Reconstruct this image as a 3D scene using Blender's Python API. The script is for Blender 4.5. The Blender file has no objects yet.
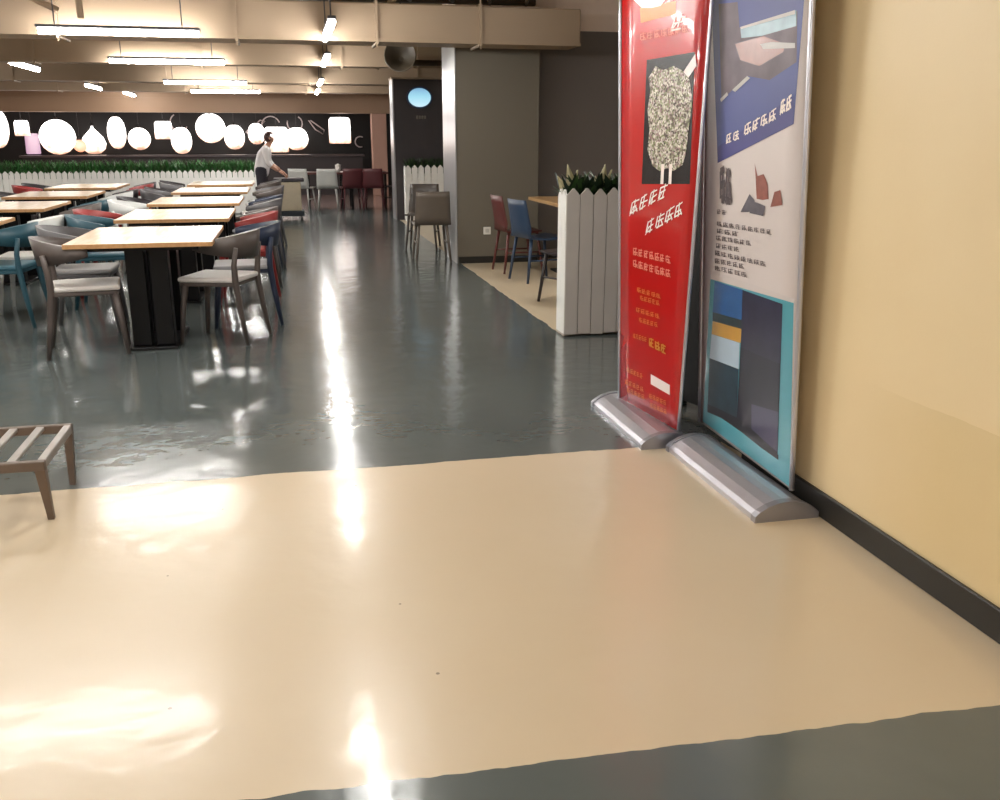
import bpy, bmesh, math, random
from mathutils import Vector, Matrix, Euler
random.seed(7)
sc = bpy.context.scene
C = sc.collection

# ------------------------------------------------------------------ camera
F, YH, CX, CY, H, VX = 930., 138., 500., 400., 1.4, 285.
PIT = math.atan((CY-YH)/F)
YAW = math.atan((CX-VX)/(F*math.cos(PIT)+(CY-YH)*math.sin(PIT)))
sp, cp, sa, ca = math.sin(PIT), math.cos(PIT), math.sin(YAW), math.cos(YAW)
RT = Vector((ca, -sa, 0)); FW = Vector((sa*cp, ca*cp, -sp)); UP = Vector((sa*sp, ca*sp, cp))
cd = bpy.data.cameras.new('camera'); cam = bpy.data.objects.new('camera', cd); C.objects.link(cam)
M = Matrix((RT, UP, -FW)).transposed().to_4x4(); M.translation = (0, 0, H)
cam.matrix_world = M
cd.sensor_width = 36; cd.lens = F*36/1000; cd.clip_end = 100
sc.camera = cam
# measuring helpers: where a sight line meets a horizontal plane, and the reverse
def ray(x, y): return FW + RT*((x-CX)/F) + UP*((CY-y)/F)
def px(P):
    v = Vector(P)-Vector((0, 0, H)); d = v.dot(FW)
    return CX+F*v.dot(RT)/d, CY-F*v.dot(UP)/d

# ------------------------------------------------------------------ world, exposure
w = bpy.data.worlds.new('world'); sc.world = w; w.use_nodes = True
w.node_tree.nodes['Background'].inputs[0].default_value = (1, .93, .82, 1)
w.node_tree.nodes['Background'].inputs[1].default_value = .25
sc.view_settings.view_transform = 'Standard'; sc.view_settings.look = 'None'
sc.view_settings.gamma = 1; sc.view_settings.use_curve_mapping = False
sc.view_settings.exposure = 1.36
LAMP = 35.0          # radiance of the tube lamps' diffusers
GLOW = 1.8           # radiance of the shades in the far stall

# ------------------------------------------------------------------ materials
def srgb(r, g, b):
    f = lambda c: (c/255/12.92) if c/255 <= .04045 else ((c/255+.055)/1.055)**2.4
    return (f(r), f(g), f(b), 1)
MATS = {}
def nodes(name):
    m = bpy.data.materials.new(name); m.use_nodes = True
    nt = m.node_tree; return m, nt, nt.nodes['Principled BSDF'], nt.nodes.new, nt.links.new
def mat(name, rgb, rough=.5, metal=0., vary=.12, scale=8., bump=0., bscale=60., coat=0., trans=0., spec=.5):
    if name in MATS: return MATS[name]
    m, nt, b, N, L = nodes(name)
    col = srgb(*rgb)
    tc = N('ShaderNodeTexCoord')
    no = N('ShaderNodeTexNoise'); no.inputs['Scale'].default_value = scale; no.inputs['Detail'].default_value = 4
    L(tc.outputs['Object'], no.inputs['Vector'])
    mx = N('ShaderNodeMix'); mx.data_type = 'RGBA'
    mx.inputs[6].default_value = tuple(c*(1-vary) for c in col[:3])+(1,)
    mx.inputs[7].default_value = tuple(min(1, c*(1+vary)) for c in col[:3])+(1,)
    L(no.outputs['Fac'], mx.inputs[0]); L(mx.outputs[2], b.inputs['Base Color'])
    b.inputs['Roughness'].default_value = rough; b.inputs['Metallic'].default_value = metal
    b.inputs['Coat Weight'].default_value = coat; b.inputs['Specular IOR Level'].default_value = spec
    if bump:
        n2 = N('ShaderNodeTexNoise'); n2.inputs['Scale'].default_value = bscale; n2.inputs['Detail'].default_value = 3
        L(tc.outputs['Object'], n2.inputs['Vector'])
        bp = N('ShaderNodeBump'); bp.inputs['Strength'].default_value = bump; bp.inputs['Distance'].default_value = .01
        L(n2.outputs['Fac'], bp.inputs['Height']); L(bp.outputs[0], b.inputs['Normal'])
    MATS[name] = m; return m
def emit(name, rgb, strength):
    if name in MATS: return MATS[name]
    m, nt, b, N, L = nodes(name)
    b.inputs['Base Color'].default_value = (.8, .8, .8, 1)
    b.inputs['Emission Color'].default_value = srgb(*rgb); b.inputs['Emission Strength'].default_value = strength
    MATS[name] = m; return m
def wood(name, a, b_, rough=.3, axis=(14, 1.2, 14)):
    if name in MATS: return MATS[name]
    m, nt, b, N, L = nodes(name)
    tc = N('ShaderNodeTexCoord'); mp = N('ShaderNodeMapping'); mp.inputs['Scale'].default_value = axis
    no = N('ShaderNodeTexNoise'); no.inputs['Scale'].default_value = 3; no.inputs['Detail'].default_value = 6
    L(tc.outputs['Object'], mp.inputs[0]); L(mp.outputs[0], no.inputs['Vector'])
    r = N('ShaderNodeValToRGB'); r.color_ramp.elements[0].color = srgb(*a); r.color_ramp.elements[1].color = srgb(*b_)
    r.color_ramp.elements[0].position = .3; r.color_ramp.elements[1].position = .7
    L(no.outputs['Fac'], r.inputs[0]); L(r.outputs[0], b.inputs['Base Color']); b.inputs['Roughness'].default_value = rough
    MATS[name] = m; return m

def math_node(N, L, op, a, b=None):
    n = N('ShaderNodeMath'); n.operation = op
    for i, v in enumerate((a, b)):
        if v is None: continue
        if isinstance(v, (int, float)): n.inputs[i].default_value = v
        else: L(v, n.inputs[i])
    return n.outputs[0]
def floor_material():
    m, nt, b, N, L = nodes('epoxy_floor')
    ge = N('ShaderNodeNewGeometry'); s = N('ShaderNodeSeparateXYZ'); L(ge.outputs['Position'], s.inputs[0])
    def noise(scale, detail=3, vec=None):
        n = N('ShaderNodeTexNoise'); n.inputs['Scale'].default_value = scale; n.inputs['Detail'].default_value = detail
        L(vec or ge.outputs['Position'], n.inputs['Vector']); return n.outputs['Fac']
    mm = lambda op, a, b_=None: math_node(N, L, op, a, b_)
    wob = mm('MULTIPLY', mm('SUBTRACT', noise(5), .5), .05)
    y = mm('ADD', s.outputs[1], wob); x = mm('ADD', s.outputs[0], wob)
    band = mm('MULTIPLY', mm('MULTIPLY', mm('GREATER_THAN', mm('ADD', y, mm('MULTIPLY', x, .03)), 1.805), mm('LESS_THAN', y, 3.905)), mm('LESS_THAN', x, 1.96))
    rec = mm('MULTIPLY', mm('MULTIPLY', mm('GREATER_THAN', x, 1.905), mm('GREATER_THAN', y, 6.44)), mm('LESS_THAN', y, 17.5))
    tan = mm('MAXIMUM', band, rec)
    stall = mm('GREATER_THAN', y, 19.6)
    def two(c1, c2, fac):
        r = N('ShaderNodeMix'); r.data_type = 'RGBA'
        for k, c in ((6, c1), (7, c2)):
            if isinstance(c, tuple): r.inputs[k].default_value = c
            else: L(c, r.inputs[k])
        L(fac, r.inputs[0]); return r.outputs[2]
    grey = two(srgb(80, 88, 88), srgb(104, 111, 109), noise(1.7, 6))
    tanc = two(srgb(206, 187, 156), srgb(218, 201, 173), noise(1.1, 5))
    # scattered specks and scuffs on the paint
    vo = N('ShaderNodeTexVoronoi'); vo.inputs['Scale'].default_value = 4.2; L(ge.outputs['Position'], vo.inputs['Vector'])
    speck = mm('MULTIPLY', mm('LESS_THAN', vo.outputs['Distance'], .024), .75)
    tanc = two(tanc, srgb(105, 82, 62), speck)
    stc = two(srgb(128, 105, 100), srgb(150, 128, 122), noise(2))
    col = two(grey, tanc, tan); col = two(col, stc, stall)
    L(col, b.inputs['Base Color'])
    ro = N('ShaderNodeMapRange'); ro.inputs['To Min'].default_value = .15; ro.inputs['To Max'].default_value = .22
    L(noise(2.3, 4), ro.inputs['Value']); L(mm('ADD', mm('MULTIPLY', ro.outputs[0], mm('SUBTRACT', 1, mm('MULTIPLY', tan, .6))), mm('MULTIPLY', tan, .235)), b.inputs['Roughness'])
    b.inputs['IOR'].default_value = 1.55; b.inputs['Coat Weight'].default_value = .3; b.inputs['Coat Roughness'].default_value = .13
    n2 = noise(9, 2); n3 = noise(3.2, 2)
    hgt = mm('ADD', n2, mm('MULTIPLY', n3, 1.6))
    bp = N('ShaderNodeBump'); bp.inputs['Strength'].default_value = .16; bp.inputs['Distance'].default_value = .012
    L(hgt, bp.inputs['Height']); L(bp.outputs[0], b.inputs['Normal']); L(bp.outputs[0], b.inputs['Coat Normal'])
    return m
def wall_material():
    m, nt, b, N, L = nodes('yellow_wall_paint')
    ge = N('ShaderNodeNewGeometry'); s = N('ShaderNodeSeparateXYZ'); L(ge.outputs['Position'], s.inputs[0])
    mm = lambda op, a, b_=None: math_node(N, L, op, a, b_)
    no = N('ShaderNodeTexNoise'); no.inputs['Scale'].default_value = 2.5; no.inputs['Detail'].default_value = 5
    L(ge.outputs['Position'], no.inputs['Vector'])
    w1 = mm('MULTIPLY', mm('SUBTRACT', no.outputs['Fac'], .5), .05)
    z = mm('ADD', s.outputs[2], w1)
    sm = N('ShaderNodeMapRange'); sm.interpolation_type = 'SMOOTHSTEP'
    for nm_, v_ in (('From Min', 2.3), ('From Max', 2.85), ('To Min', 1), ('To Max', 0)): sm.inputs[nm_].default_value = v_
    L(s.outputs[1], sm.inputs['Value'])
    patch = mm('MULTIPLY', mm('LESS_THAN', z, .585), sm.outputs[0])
    def two(c1, c2, fac):
        r = N('ShaderNodeMix'); r.data_type = 'RGBA'
        for k, c in ((6, c1), (7, c2)):
            if isinstance(c, tuple): r.inputs[k].default_value = c
            else: L(c, r.inputs[k])
        L(fac, r.inputs[0]); return r.outputs[2]
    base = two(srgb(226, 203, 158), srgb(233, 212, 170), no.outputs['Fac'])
    low_tone = two(srgb(217, 193, 143), srgb(224, 202, 156), no.outputs['Fac'])  # slightly darker yellow low on the wall, towards the viewer's end
    L(two(base, low_tone, patch), b.inputs['Base Color']); b.inputs['Roughness'].default_value = .5
    n2 = N('ShaderNodeTexNoise'); n2.inputs['Scale'].default_value = 90; L(ge.outputs['Position'], n2.inputs['Vector'])
    bp = N('ShaderNodeBump'); bp.inputs['Strength'].default_value = .06; bp.inputs['Distance'].default_value = .004
    L(n2.outputs['Fac'], bp.inputs['Height']); L(bp.outputs[0], b.inputs['Normal'])
    return m

# ------------------------------------------------------------------ mesh helpers
def V3(*a): return Vector(a)
def box(bm, c, s, rot=None, bev=0., seg=1):
    r = bmesh.ops.create_cube(bm, size=1)
    vs = r['verts']
    bmesh.ops.scale(bm, vec=s, verts=vs)
    if bev:
        es = list({e for v in vs for e in v.link_edges})
        q = bmesh.ops.bevel(bm, geom=es, offset=bev, segments=seg, affect='EDGES', profile=.5)
        vs = list({v for f in q['faces'] for v in f.verts} | {v for v in vs if v.is_valid})
        allv = set(vs)
        for v in list(vs):
            for e in v.link_edges: allv.update(e.verts)
        vs = list(allv)
    if rot is not None: bmesh.ops.rotate(bm, matrix=rot, cent=(0, 0, 0), verts=vs)
    bmesh.ops.translate(bm, vec=c, verts=vs)
    return vs
def bx(bm, x0, x1, y0, y1, z0, z1, bev=0., seg=1):
    return box(bm, ((x0+x1)/2, (y0+y1)/2, (z0+z1)/2), (x1-x0, y1-y0, z1-z0), None, bev, seg)
def tube(bm, pts, rad, n=8, flat=1.0, cap=True):
    pts = [Vector(p) for p in pts]
    if not isinstance(rad, (list, tuple)): rad = [rad]*len(pts)
    rings = []
    ref = None
    for i, p in enumerate(pts):
        t = (pts[min(i+1, len(pts)-1)]-pts[max(i-1, 0)]).normalized()
        if ref is None: ref = Vector((0, 0, 1)) if abs(t.z) < .9 else Vector((1, 0, 0))
        a = t.cross(ref).normalized(); b = a.cross(t).normalized(); ref = b
        rings.append([bm.verts.new(p+(a*math.cos(2*math.pi*k/n)+b*math.sin(2*math.pi*k/n)*flat)*rad[i]) for k in range(n)])
    for r0, r1 in zip(rings, rings[1:]):
        for k in range(n):
            f = bm.faces.new((r0[k], r0[(k+1) % n], r1[(k+1) % n], r1[k])); f.smooth = True
    if cap:
        bm.faces.new(rings[0][::-1]); bm.faces.new(rings[-1])
def lathe(bm, prof, c=(0, 0, 0), n=20):
    c = Vector(c); rings = []
    for r, z in prof:
        rings.append([bm.verts.new(c+Vector((max(r, .0005)*math.cos(2*math.pi*k/n), max(r, .0005)*math.sin(2*math.pi*k/n), z))) for k in range(n)])
    for r0, r1 in zip(rings, rings[1:]):
        for k in range(n):
            f = bm.faces.new((r0[k], r0[(k+1) % n], r1[(k+1) % n], r1[k])); f.smooth = True
    bm.faces.new(rings[0][::-1]); bm.faces.new(rings[-1])
def prism(bm, poly, d):
    """poly: list of points; extruded by vector d"""
    d = Vector(d)
    a = [bm.verts.new(Vector(p)) for p in poly]; b = [bm.verts.new(Vector(p)+d) for p in poly]
    n = len(a)
    bm.faces.new(a[::-1]); bm.faces.new(b)
    for k in range(n): bm.faces.new((a[k], a[(k+1) % n], b[(k+1) % n], b[k]))
def mesh_of(name, bm, m):
    bmesh.ops.recalc_face_normals(bm, faces=bm.faces)
    me = bpy.data.meshes.new(name); bm.to_mesh(me); bm.free()
    me.materials.append(m); return me
def link(name, data, parent=None, loc=None, rz=None):
    o = bpy.data.objects.new(name, data); C.objects.link(o)
    if parent: o.parent = parent
    if loc: o.location = loc
    if rz is not None: o.rotation_euler = (0, 0, rz)
    return o
def obj(name, fn, m, parent=None, **kw):
    bm = bmesh.new(); fn(bm)
    return link(name, mesh_of(name, bm, m), parent, **kw)
def tag(o, label=None, cat=None, group=None, kind=None):
    if label: o['label'] = label
    if cat: o['category'] = cat
    if group: o['group'] = group
    if kind: o['kind'] = kind
    return o
def empty(name, loc, rz=0., **kw):
    o = link(name, None, None, loc, rz); o.empty_display_size = .1
    return tag(o, **kw)
def copy_tree(o, parent=None):
    c = o.copy(); C.objects.link(c)
    if parent: c.parent = parent
    for ch in list(o.children): copy_tree(ch, c)
    return c
def struct(name, fn, m, label=None, parent=None):
    o = obj(name, fn, m, parent)
    return tag(o, label, None, None, 'structure') if not parent else o

# ================================================================== THE SETTING
XW = 1.93
grey_a = mat('grey_green_wall', (104, 97, 84), .6, vary=.06, scale=1.5)
grey_b = mat('grey_brown_wall', (104, 96, 90), .6, vary=.05, scale=1.5)
cream = mat('pale_plaster', (240, 220, 204), .7, vary=.05)
duct_m = mat('tan_ceiling_paint', (152, 132, 110), .6, vary=.07, scale=2)
ceil_m = mat('brown_ceiling', (150, 130, 98), .8, vary=.2, scale=.9)
black = mat('black_skirting', (30, 28, 24), .45, vary=.3, scale=5)
struct('floor', lambda b: bx(b, -9.3, 4.9, -6.3, 27.2, -.1, 0), floor_material(), 'grey epoxy hall floor with a wide beige painted band')
struct('ceiling', lambda b: bx(b, -9.3, 4.9, -6.3, 27.2, 3.15, 3.25), ceil_m, 'brown open ceiling slab above the beams')
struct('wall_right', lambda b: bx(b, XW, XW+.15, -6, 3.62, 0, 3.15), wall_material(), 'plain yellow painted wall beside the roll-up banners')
struct('baseboard_right', lambda b: bx(b, XW-.016, XW, -6, 3.62, 0, .1, .004), black, 'black skirting along the yellow wall')
struct('wall_back', lambda b: bx(b, -9.15, XW, -6.15, -6, 0, 3.15), cream, 'pale wall behind the viewer')
struct('wall_left', lambda b: bx(b, -9.15, -9, -6, 27, 0, 3.15), cream, 'pale wall at the far left of the hall')
XR = 4.3
struct('wall_recess', lambda b: bx(b, XR, XR+.15, 3.62, 11.1, 0, 3.15), grey_b, 'dark grey side wall of the seating recess')
struct('wall_recess_return', lambda b: bx(b, XW+.15, XR+.15, 3.47, 3.62, 0, 3.15), grey_b, 'grey return wall closing the recess')
struct('wall_recess_back', lambda b: bx(b, 2.82, XR+.15, 10.95, 11.1, 0, 2.58), grey_b, 'dark grey back wall of the seating recess')
struct('wall_recess_upper', lambda b: bx(b, 2.82, XR+.15, 10.93, 11.1, 2.58, 3.15), cream, 'pale plaster strip above the recess back wall')
struct('wall_pier', lambda b: bx(b, 1.87, 2.82, 10.65, 11.5, 0, 2.75), grey_a, 'grey green pier closing the seating recess')
struct('wall_pier_upper', lambda b: bx(b, 1.87, 2.82, 10.63, 11.5, 2.75, 3.15), cream, 'pale plaster above the grey pier')
struct('trim_1', lambda b: bx(b, 1.855, 1.87, 10.64, 11.5, 0, 2.6, .004), mat('silver_cladding', (172, 172, 174), .28, .55, vary=.08, scale=4),
       'bright metal cladding on the side of the grey pier')
struct('baseboard_recess', lambda b: (bx(b, 1.88, 2.82, 10.63, 10.65, 0, .075, .004), bx(b, 2.83, XR, 10.93, 10.95, 0, .075, .004), bx(b, XR-.016, XR, 3.63, 10.9, 0, .075, .004)), black, 'black skirting inside the seating recess')
struct('wall_east', lambda b: bx(b, 4.1, 4.25, 11.5, 26.8, 0, 3.15), grey_b, 'grey wall beyond the pier')
dark_wall = mat('black_mural_wall', (12, 8, 8), .6, vary=.4, scale=1.3)
struct('wall_far', lambda b: bx(b, -9, 4.25, 26.8, 27, 0, 3.15), dark_wall, 'black mural wall at the back of the far stall')
brown_m = mat('brown_fascia', (150, 122, 98), .6, vary=.1, scale=1.5)
struct('trim_2', lambda b: (bx(b, -9, 3.85, 23.9, 24.2, 1.98, 2.42), bx(b, -9, 3.85, 23.86, 23.9, 2.3, 2.42), bx(b, -9, 3.85, 23.87, 23.9, 1.98, 2.02)), brown_m, 'brown fascia beam over the far stall')
struct('trim_3', lambda b: bx(b, 2.1, 2.46, 23.92, 24.3, 0, 1.98, .01), mat('pink_pillar', (178, 140, 124), .6, vary=.06), 'pink plaster pillar under the brown fascia')
struct('trim_4', lambda b: bx(b, 2.62, 3.2, 24.3, 24.6, 0, 1.98), mat('dark_jamb', (52, 40, 36), .6), 'dark jamb beside the pink pillar')

# ceiling beams, ducts and pipes ------------------------------------------------
def duct(x0, x1, y0, y1, z0, z1, seams, label, m=duct_m):
    d = empty('air_duct', ((x0+x1)/2, (y0+y1)/2, z0), label=label, cat='duct')
    cx, cy = d.location.x, d.location.y
    obj('duct_body', lambda b: bx(b, x0-cx, x1-cx, y0-cy, y1-cy, 0, z1-z0, .01), m, d)
    for s in seams:
        obj('flange', lambda b: (bx(b, s-cx-.014, s-cx+.014, y0-cy-.022, y1-cy+.022, -.02, z1-z0+.02)), m, d)
        obj('hanger_rod', lambda b: tube(b, [(s-cx, y0-cy-.012, -.05), (s-cx, y0-cy-.012, 3.15-z0)], .009, 6), m, d)
    obj('bottom_lip', lambda b: bx(b, x0-cx, x1-cx, y0-cy-.018, y0-cy, 0, .03), m, d)
    return d
duct(-8.9, 3.06, 9.9, 10.35, 2.32, 2.68, (-7.6, -6.2, -4.8, -3.4, -2.0, -.4, .95, 2.0), 'wide tan painted duct crossing the hall before the grey pier')
duct(-8.9, 1.75, 13.3, 13.58, 2.32, 2.62, (-7, -5, -3, -1, .8), 'tan painted duct crossing the hall above the middle tables')
duct(-8.9, 3.6, 18.3, 18.7, 2.36, 2.66, (-7, -4.5, -2, .5, 2.5), 'tan painted duct crossing the hall above the picket fence')
duct(-8.9, 3.6, 21.6, 22.0, 2.34, 2.6, (-7, -4.5, -2, .5, 2.5), 'farthest tan duct just before the brown fascia')
pipe_m = mat('pipe_paint', (150, 128, 96), .5, vary=.12)
red_pipe = mat('dark_pipe', (70, 58, 44), .5)
def pipe(pts, r, m, label):
    tag(obj('ceiling_pipe', lambda b: tube(b, pts, r, 8), m), label, 'pipe')
pipe([(-8.9, 10.9, 2.8), (2.7, 10.4, 2.8)], .04, red_pipe, 'dark pipe running just behind the wide duct')
pipe([(-8.9, 12.2, 2.66), (1.8, 12.2, 2.66)], .05, pipe_m, 'tan pipe between the first two ducts')
pipe([(-8.9, 15.6, 2.55), (3.6, 15.6, 2.55)], .045, red_pipe, 'dark pipe behind the second duct')
pipe([(-8.9, 20.2, 2.48), (3.6, 20.2, 2.48)], .05, pipe_m, 'tan pipe before the farthest duct')
pipe([(1.15, 8.6, 2.75), (1.15, 23.8, 2.75)], .035, pipe_m, 'tan pipe running lengthwise above the aisle')
pipe([(-2.7, 8.2, 2.86), (-2.7, 23.8, 2.86)], .05, pipe_m, 'tan pipe running lengthwise above the left tables')
pipe([(-2.62, 9.3, 2.84), (-1.95, 9.75, 2.52)], .03, duct_m, 'slanting tan brace in front of the wide duct')
pipe([(-1.75, 9.7, 2.45), (-1.75, 9.7, 3.15)], .03, duct_m, 'short upright tan conduit beside the slanting brace')
for k, xx in enumerate((.9, 1.35, 1.75, 2.15)):
    pipe([(xx, 9.2, 2.84+.02*k), (xx+.3, 9.75, 2.74), (xx+.5, 10.6, 2.8)], .022, red_pipe,
         'thin dark cable bundle bending over the wide duct, %s from the left' % ('first', 'second', 'third', 'fourth')[k])

for k, xx in enumerate((1.28, 1.4, 1.52, 1.66)):
    pipe([(xx, 14.3, 2.75), (xx+.02, 14.3, 2.45+.03*(k % 2)), (xx+.1, 14.35, 2.36+.02*k), (xx+.16, 14.4, 2.5), (xx+.18, 14.4, 2.8)], .014, pipe_m,
         'looped tan cable near the horn speaker, %s from the left' % ('first', 'second', 'third', 'fourth')[k])
# ================================================================== TUBE LAMPS
lamp_white = emit('lamp_diffuser', (255, 252, 247), LAMP)
housing_m = mat('lamp_housing', (62, 60, 66), .5)
def make_lamp():
    t = empty('tube_lamp', (0, 0, 0))
    obj('housing', lambda b: bx(b, -.71, .71, -.035, .035, .022, .05, .006), housing_m, t)
    obj('diffuser', lambda b: tube(b, [(-.69, 0, 0), (.69, 0, 0)], .032, 10), lamp_white, t)
    for s in (-.55, .55):
        obj('suspension_wire', lambda b: tube(b, [(s, 0, .05), (s, 0, .80)], .006, 6), housing_m, t)
    return t
LZ = 2.335
lamp0 = make_lamp(); used = [False]
def lamp(x, y, rz, label, grp):
    o = lamp0 if not used[0] else copy_tree(lamp0)
    used[0] = True
    o.location = (x, y, LZ); o.rotation_euler = (0, 0, rz)
    tag(o, label, 'lamp', grp); return o
for y, x, l in ((9.65, -1.42, 'nearest crosswise tube lamp, hanging before the wide duct'), (13.15, -1.4, 'second crosswise tube lamp, hanging below the first one'),
             (17.9, -1.3, 'third crosswise tube lamp, thin and far off'), (21.2, -1.15, 'farthest crosswise tube lamp near the brown fascia')):
    lamp(x, y, .0, l, 'crosswise tube lamps above the tables')
for y, x, l in ((9.15, .44, 'nearest and brightest tube lamp above the aisle'), (12.55, .55, 'second tube lamp above the aisle'),
             (17.5, .66, 'third tube lamp above the aisle'), (20.85, .72, 'farthest tube lamp above the aisle')):
    lamp(x, y, math.pi/2, l, 'lengthwise tube lamps above the aisle')
for y, x, l in ((14.36, -3.36, 'large slanting tube lamp at the left edge'), (19.9, -3.5, 'middle slanting tube lamp over the left tables'),
             (22.9, -3.3, 'smallest slanting tube lamp over the left tables')):
    lamp(x, y, math.pi/2, l, 'lengthwise tube lamps above the left tables')
# the same rows go on over the viewer's end of the hall
for x, y, rz in ((-1.4, 5.8, 0), (.3, 4.9, math.pi/2), (-3.3, 8.3, math.pi/2), (-3.3, 3.0, math.pi/2),
                 (-1.4, -1.8, 0), (.3, -2.8, math.pi/2), (-3.3, -2.6, math.pi/2), (-6.2, 5, math.pi/2), (-6.2, 11, math.pi/2), (-6.2, 17, math.pi/2)):
    lamp(x, y, rz, 'tube lamp of the rows continuing overhead and to the left', 'tube lamps overhead out of view')

lamp(3.05, 7.6, math.pi/2, 'added unseen tube lamp inside the seating recess behind the banners', 'added tube lamp of the recess')  # unseen lamp, added to brighten the recess and its pale plaster
# unseen panel lights, added to brighten the viewer's end of the hall
added_panel_glow = emit('added_panel_diffuser', (255, 252, 248), 4.0)
def panel(x, y):  # one added unseen panel light
    t = empty('added_panel_light', (x, y, 2.9), label='added unseen panel light brightening the beige floor band', cat='light', group='added panel lights overhead out of view')
    obj('added_panel_frame', lambda b: (bx(b, -.63, .63, -.33, -.30, 0, .06), bx(b, -.63, .63, .30, .33, 0, .06), bx(b, -.63, -.60, -.3, .3, 0, .06), bx(b, .60, .63, -.3, .3, 0, .06), bx(b, -.63, .63, -.33, .33, .06, .08)), housing_m, t)
    obj('diffuser', lambda b: bx(b, -.6, .6, -.3, .3, .01, .03), added_panel_glow, t)
    for s_ in (-.5, .5): obj('suspension_wire', lambda b: tube(b, [(s_, 0, .08), (s_, 0, .25)], .006, 6), housing_m, t)
for x, y in ((-.6, 2.6), (-.6, -.4), (-.6, -3.0), (-3.2, .6), (-3.2, 5.6), (-3.2, -3.0)): panel(x, y)

# ================================================================== ROLL-UP BANNERS
alu = mat('brushed_aluminium', (196, 196, 204), .32, .75, vary=.06, scale=20)
alu_d = mat('aluminium_edge', (160, 160, 168), .35, .7)
def banner_print(name, rgb, bump):
    m = mat(name, rgb, .22, vary=.1, scale=3, bump=bump, bscale=4, coat=.4)
    return m
class Patch:
    """a banner sheet between four corners, u across (far to near), v up"""
    def __init__(s, a, b, c, d): s.a, s.b, s.c, s.d = map(Vector, (a, b, c, d))   # bottom far, bottom near, top near, top far
    def at(s, u, v, off=0.):
        p = (s.a*(1-u)+s.b*u)*(1-v)+(s.d*(1-u)+s.c*u)*v
        if off:
            du = (s.b-s.a)*(1-v)+(s.c-s.d)*v; dv = (s.d-s.a)*(1-u)+(s.c-s.b)*u
            n = du.cross(dv).normalized()
            if n.x > 0: n = -n
            p = p+n*off
        return p
    def uv(s, x, y):
        u, v = .5, .5
        for _ in range(12):
            f = px(s.at(u, v)); e = 1e-3
            fu = px(s.at(u+e, v)); fv = px(s.at(u, v+e))
            a, b, c, d = (fu[0]-f[0])/e, (fv[0]-f[0])/e, (fu[1]-f[1])/e, (fv[1]-f[1])/e
            det = a*d-b*c; rx, ry = x-f[0], y-f[1]
            u += (d*rx-b*ry)/det; v += (a*ry-c*rx)/det
        return u, v
def sheet(name, P, nu, nv, off, thick, m, parent, u0=0., u1=1., v0=0., v1=1.):
    def fn(b):
        fr = [[b.verts.new(P.at(u0+(u1-u0)*i/nu, v0+(v1-v0)*j/nv, off)) for i in range(nu+1)] for j in range(nv+1)]
        bk = [[b.verts.new(P.at(u0+(u1-u0)*i/nu, v0+(v1-v0)*j/nv, off-thick)) for i in range(nu+1)] for j in range(nv+1)]
        for g_ in (fr, bk):
            for j in range(nv):
                for i in range(nu): b.faces.new((g_[j][i], g_[j][i+1], g_[j+1][i+1], g_[j+1][i])).smooth = True
        for i in range(nu):
            b.faces.new((fr[0][i], fr[0][i+1], bk[0][i+1], bk[0][i])); b.faces.new((fr[nv][i], fr[nv][i+1], bk[nv][i+1], bk[nv][i]))
        for j in range(nv):
            b.faces.new((fr[j][0], fr[j+1][0], bk[j+1][0], bk[j][0])); b.faces.new((fr[j][nu], fr[j+1][nu], bk[j+1][nu], bk[j][nu]))
    return obj(name, fn, m, parent)
def flat(name, P, uvs, m, parent, off=.0015, kind=None):
    """printed shape: polygon given in u, v of the sheet"""
    def fn(b):
        f = b.faces.new([b.verts.new((u, v, 0)) for u, v in uvs])
        bmesh.ops.triangulate(b, faces=[f])
        for _ in range(2): bmesh.ops.subdivide_edges(b, edges=b.edges[:], cuts=1, use_grid_fill=True)
        for w_ in b.verts: w_.co = P.at(w_.co.x, w_.co.y, off)
    return obj(name, fn, m, parent)
def pix(P, pts): return [P.uv(x, y) for x, y in pts]
def lettering(P, p0, p1, h, n, m, parent, seed, slant=0., gap=.18, wgt=.11, off=.0042):
    """a line of n small brush-like characters from pixel p0 to pixel p1 (baseline), h pixels high"""
    rnd = random.Random(seed)
    def quad(b, A, B, t, org, ux, vy):
        ax, ay = A; bx_, by = B
        dx, dy = bx_-ax, by-ay; l = math.hypot(dx, dy) or 1; nx, ny = -dy/l*t, dx/l*t
        pts = ((ax+nx, ay+ny), (bx_+nx*.8, by+ny*.8), (bx_-nx*.8, by-ny*.8), (ax-nx, ay-ny))
        vs = []
        for (a, c) in pts:
            x = org[0]+ux[0]*a+vy[0]*c; y = org[1]+ux[1]*a+vy[1]*c
            u, v = P.uv(x, y); vs.append(b.verts.new(P.at(u, v, off)))
        b.faces.new(vs)
    def fn(b):
        for k in range(n):
            t0, t1 = k/n, (k+1-gap)/n
            org = (p0[0]+(p1[0]-p0[0])*t0, p0[1]+(p1[1]-p0[1])*t0)
            ux = ((p1[0]-p0[0])*(t1-t0), (p1[1]-p0[1])*(t1-t0)); vy = (slant*h, -h)
            quad(b, (.05, .15), (.05, .9), wgt*.8, org, ux, vy)
            for j in range(3):
                y = .12+.36*j+rnd.uniform(-.05, .05)
                quad(b, (rnd.uniform(0, .25), y), (rnd.uniform(.7, 1), y+rnd.uniform(-.06, .1)), wgt*.6, org, ux, vy)
            quad(b, (.5+rnd.uniform(-.15, .15), 0), (.5+rnd.uniform(-.15, .15), 1), wgt*.7, org, ux, vy)
            if rnd.random() < .6: quad(b, (.35, .5), (0, 0), wgt*.6, org, ux, vy)
            if rnd.random() < .6: quad(b, (.6, .5), (1, .03), wgt*.6, org, ux, vy)
    return obj('lettering', fn, m, parent)
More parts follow.
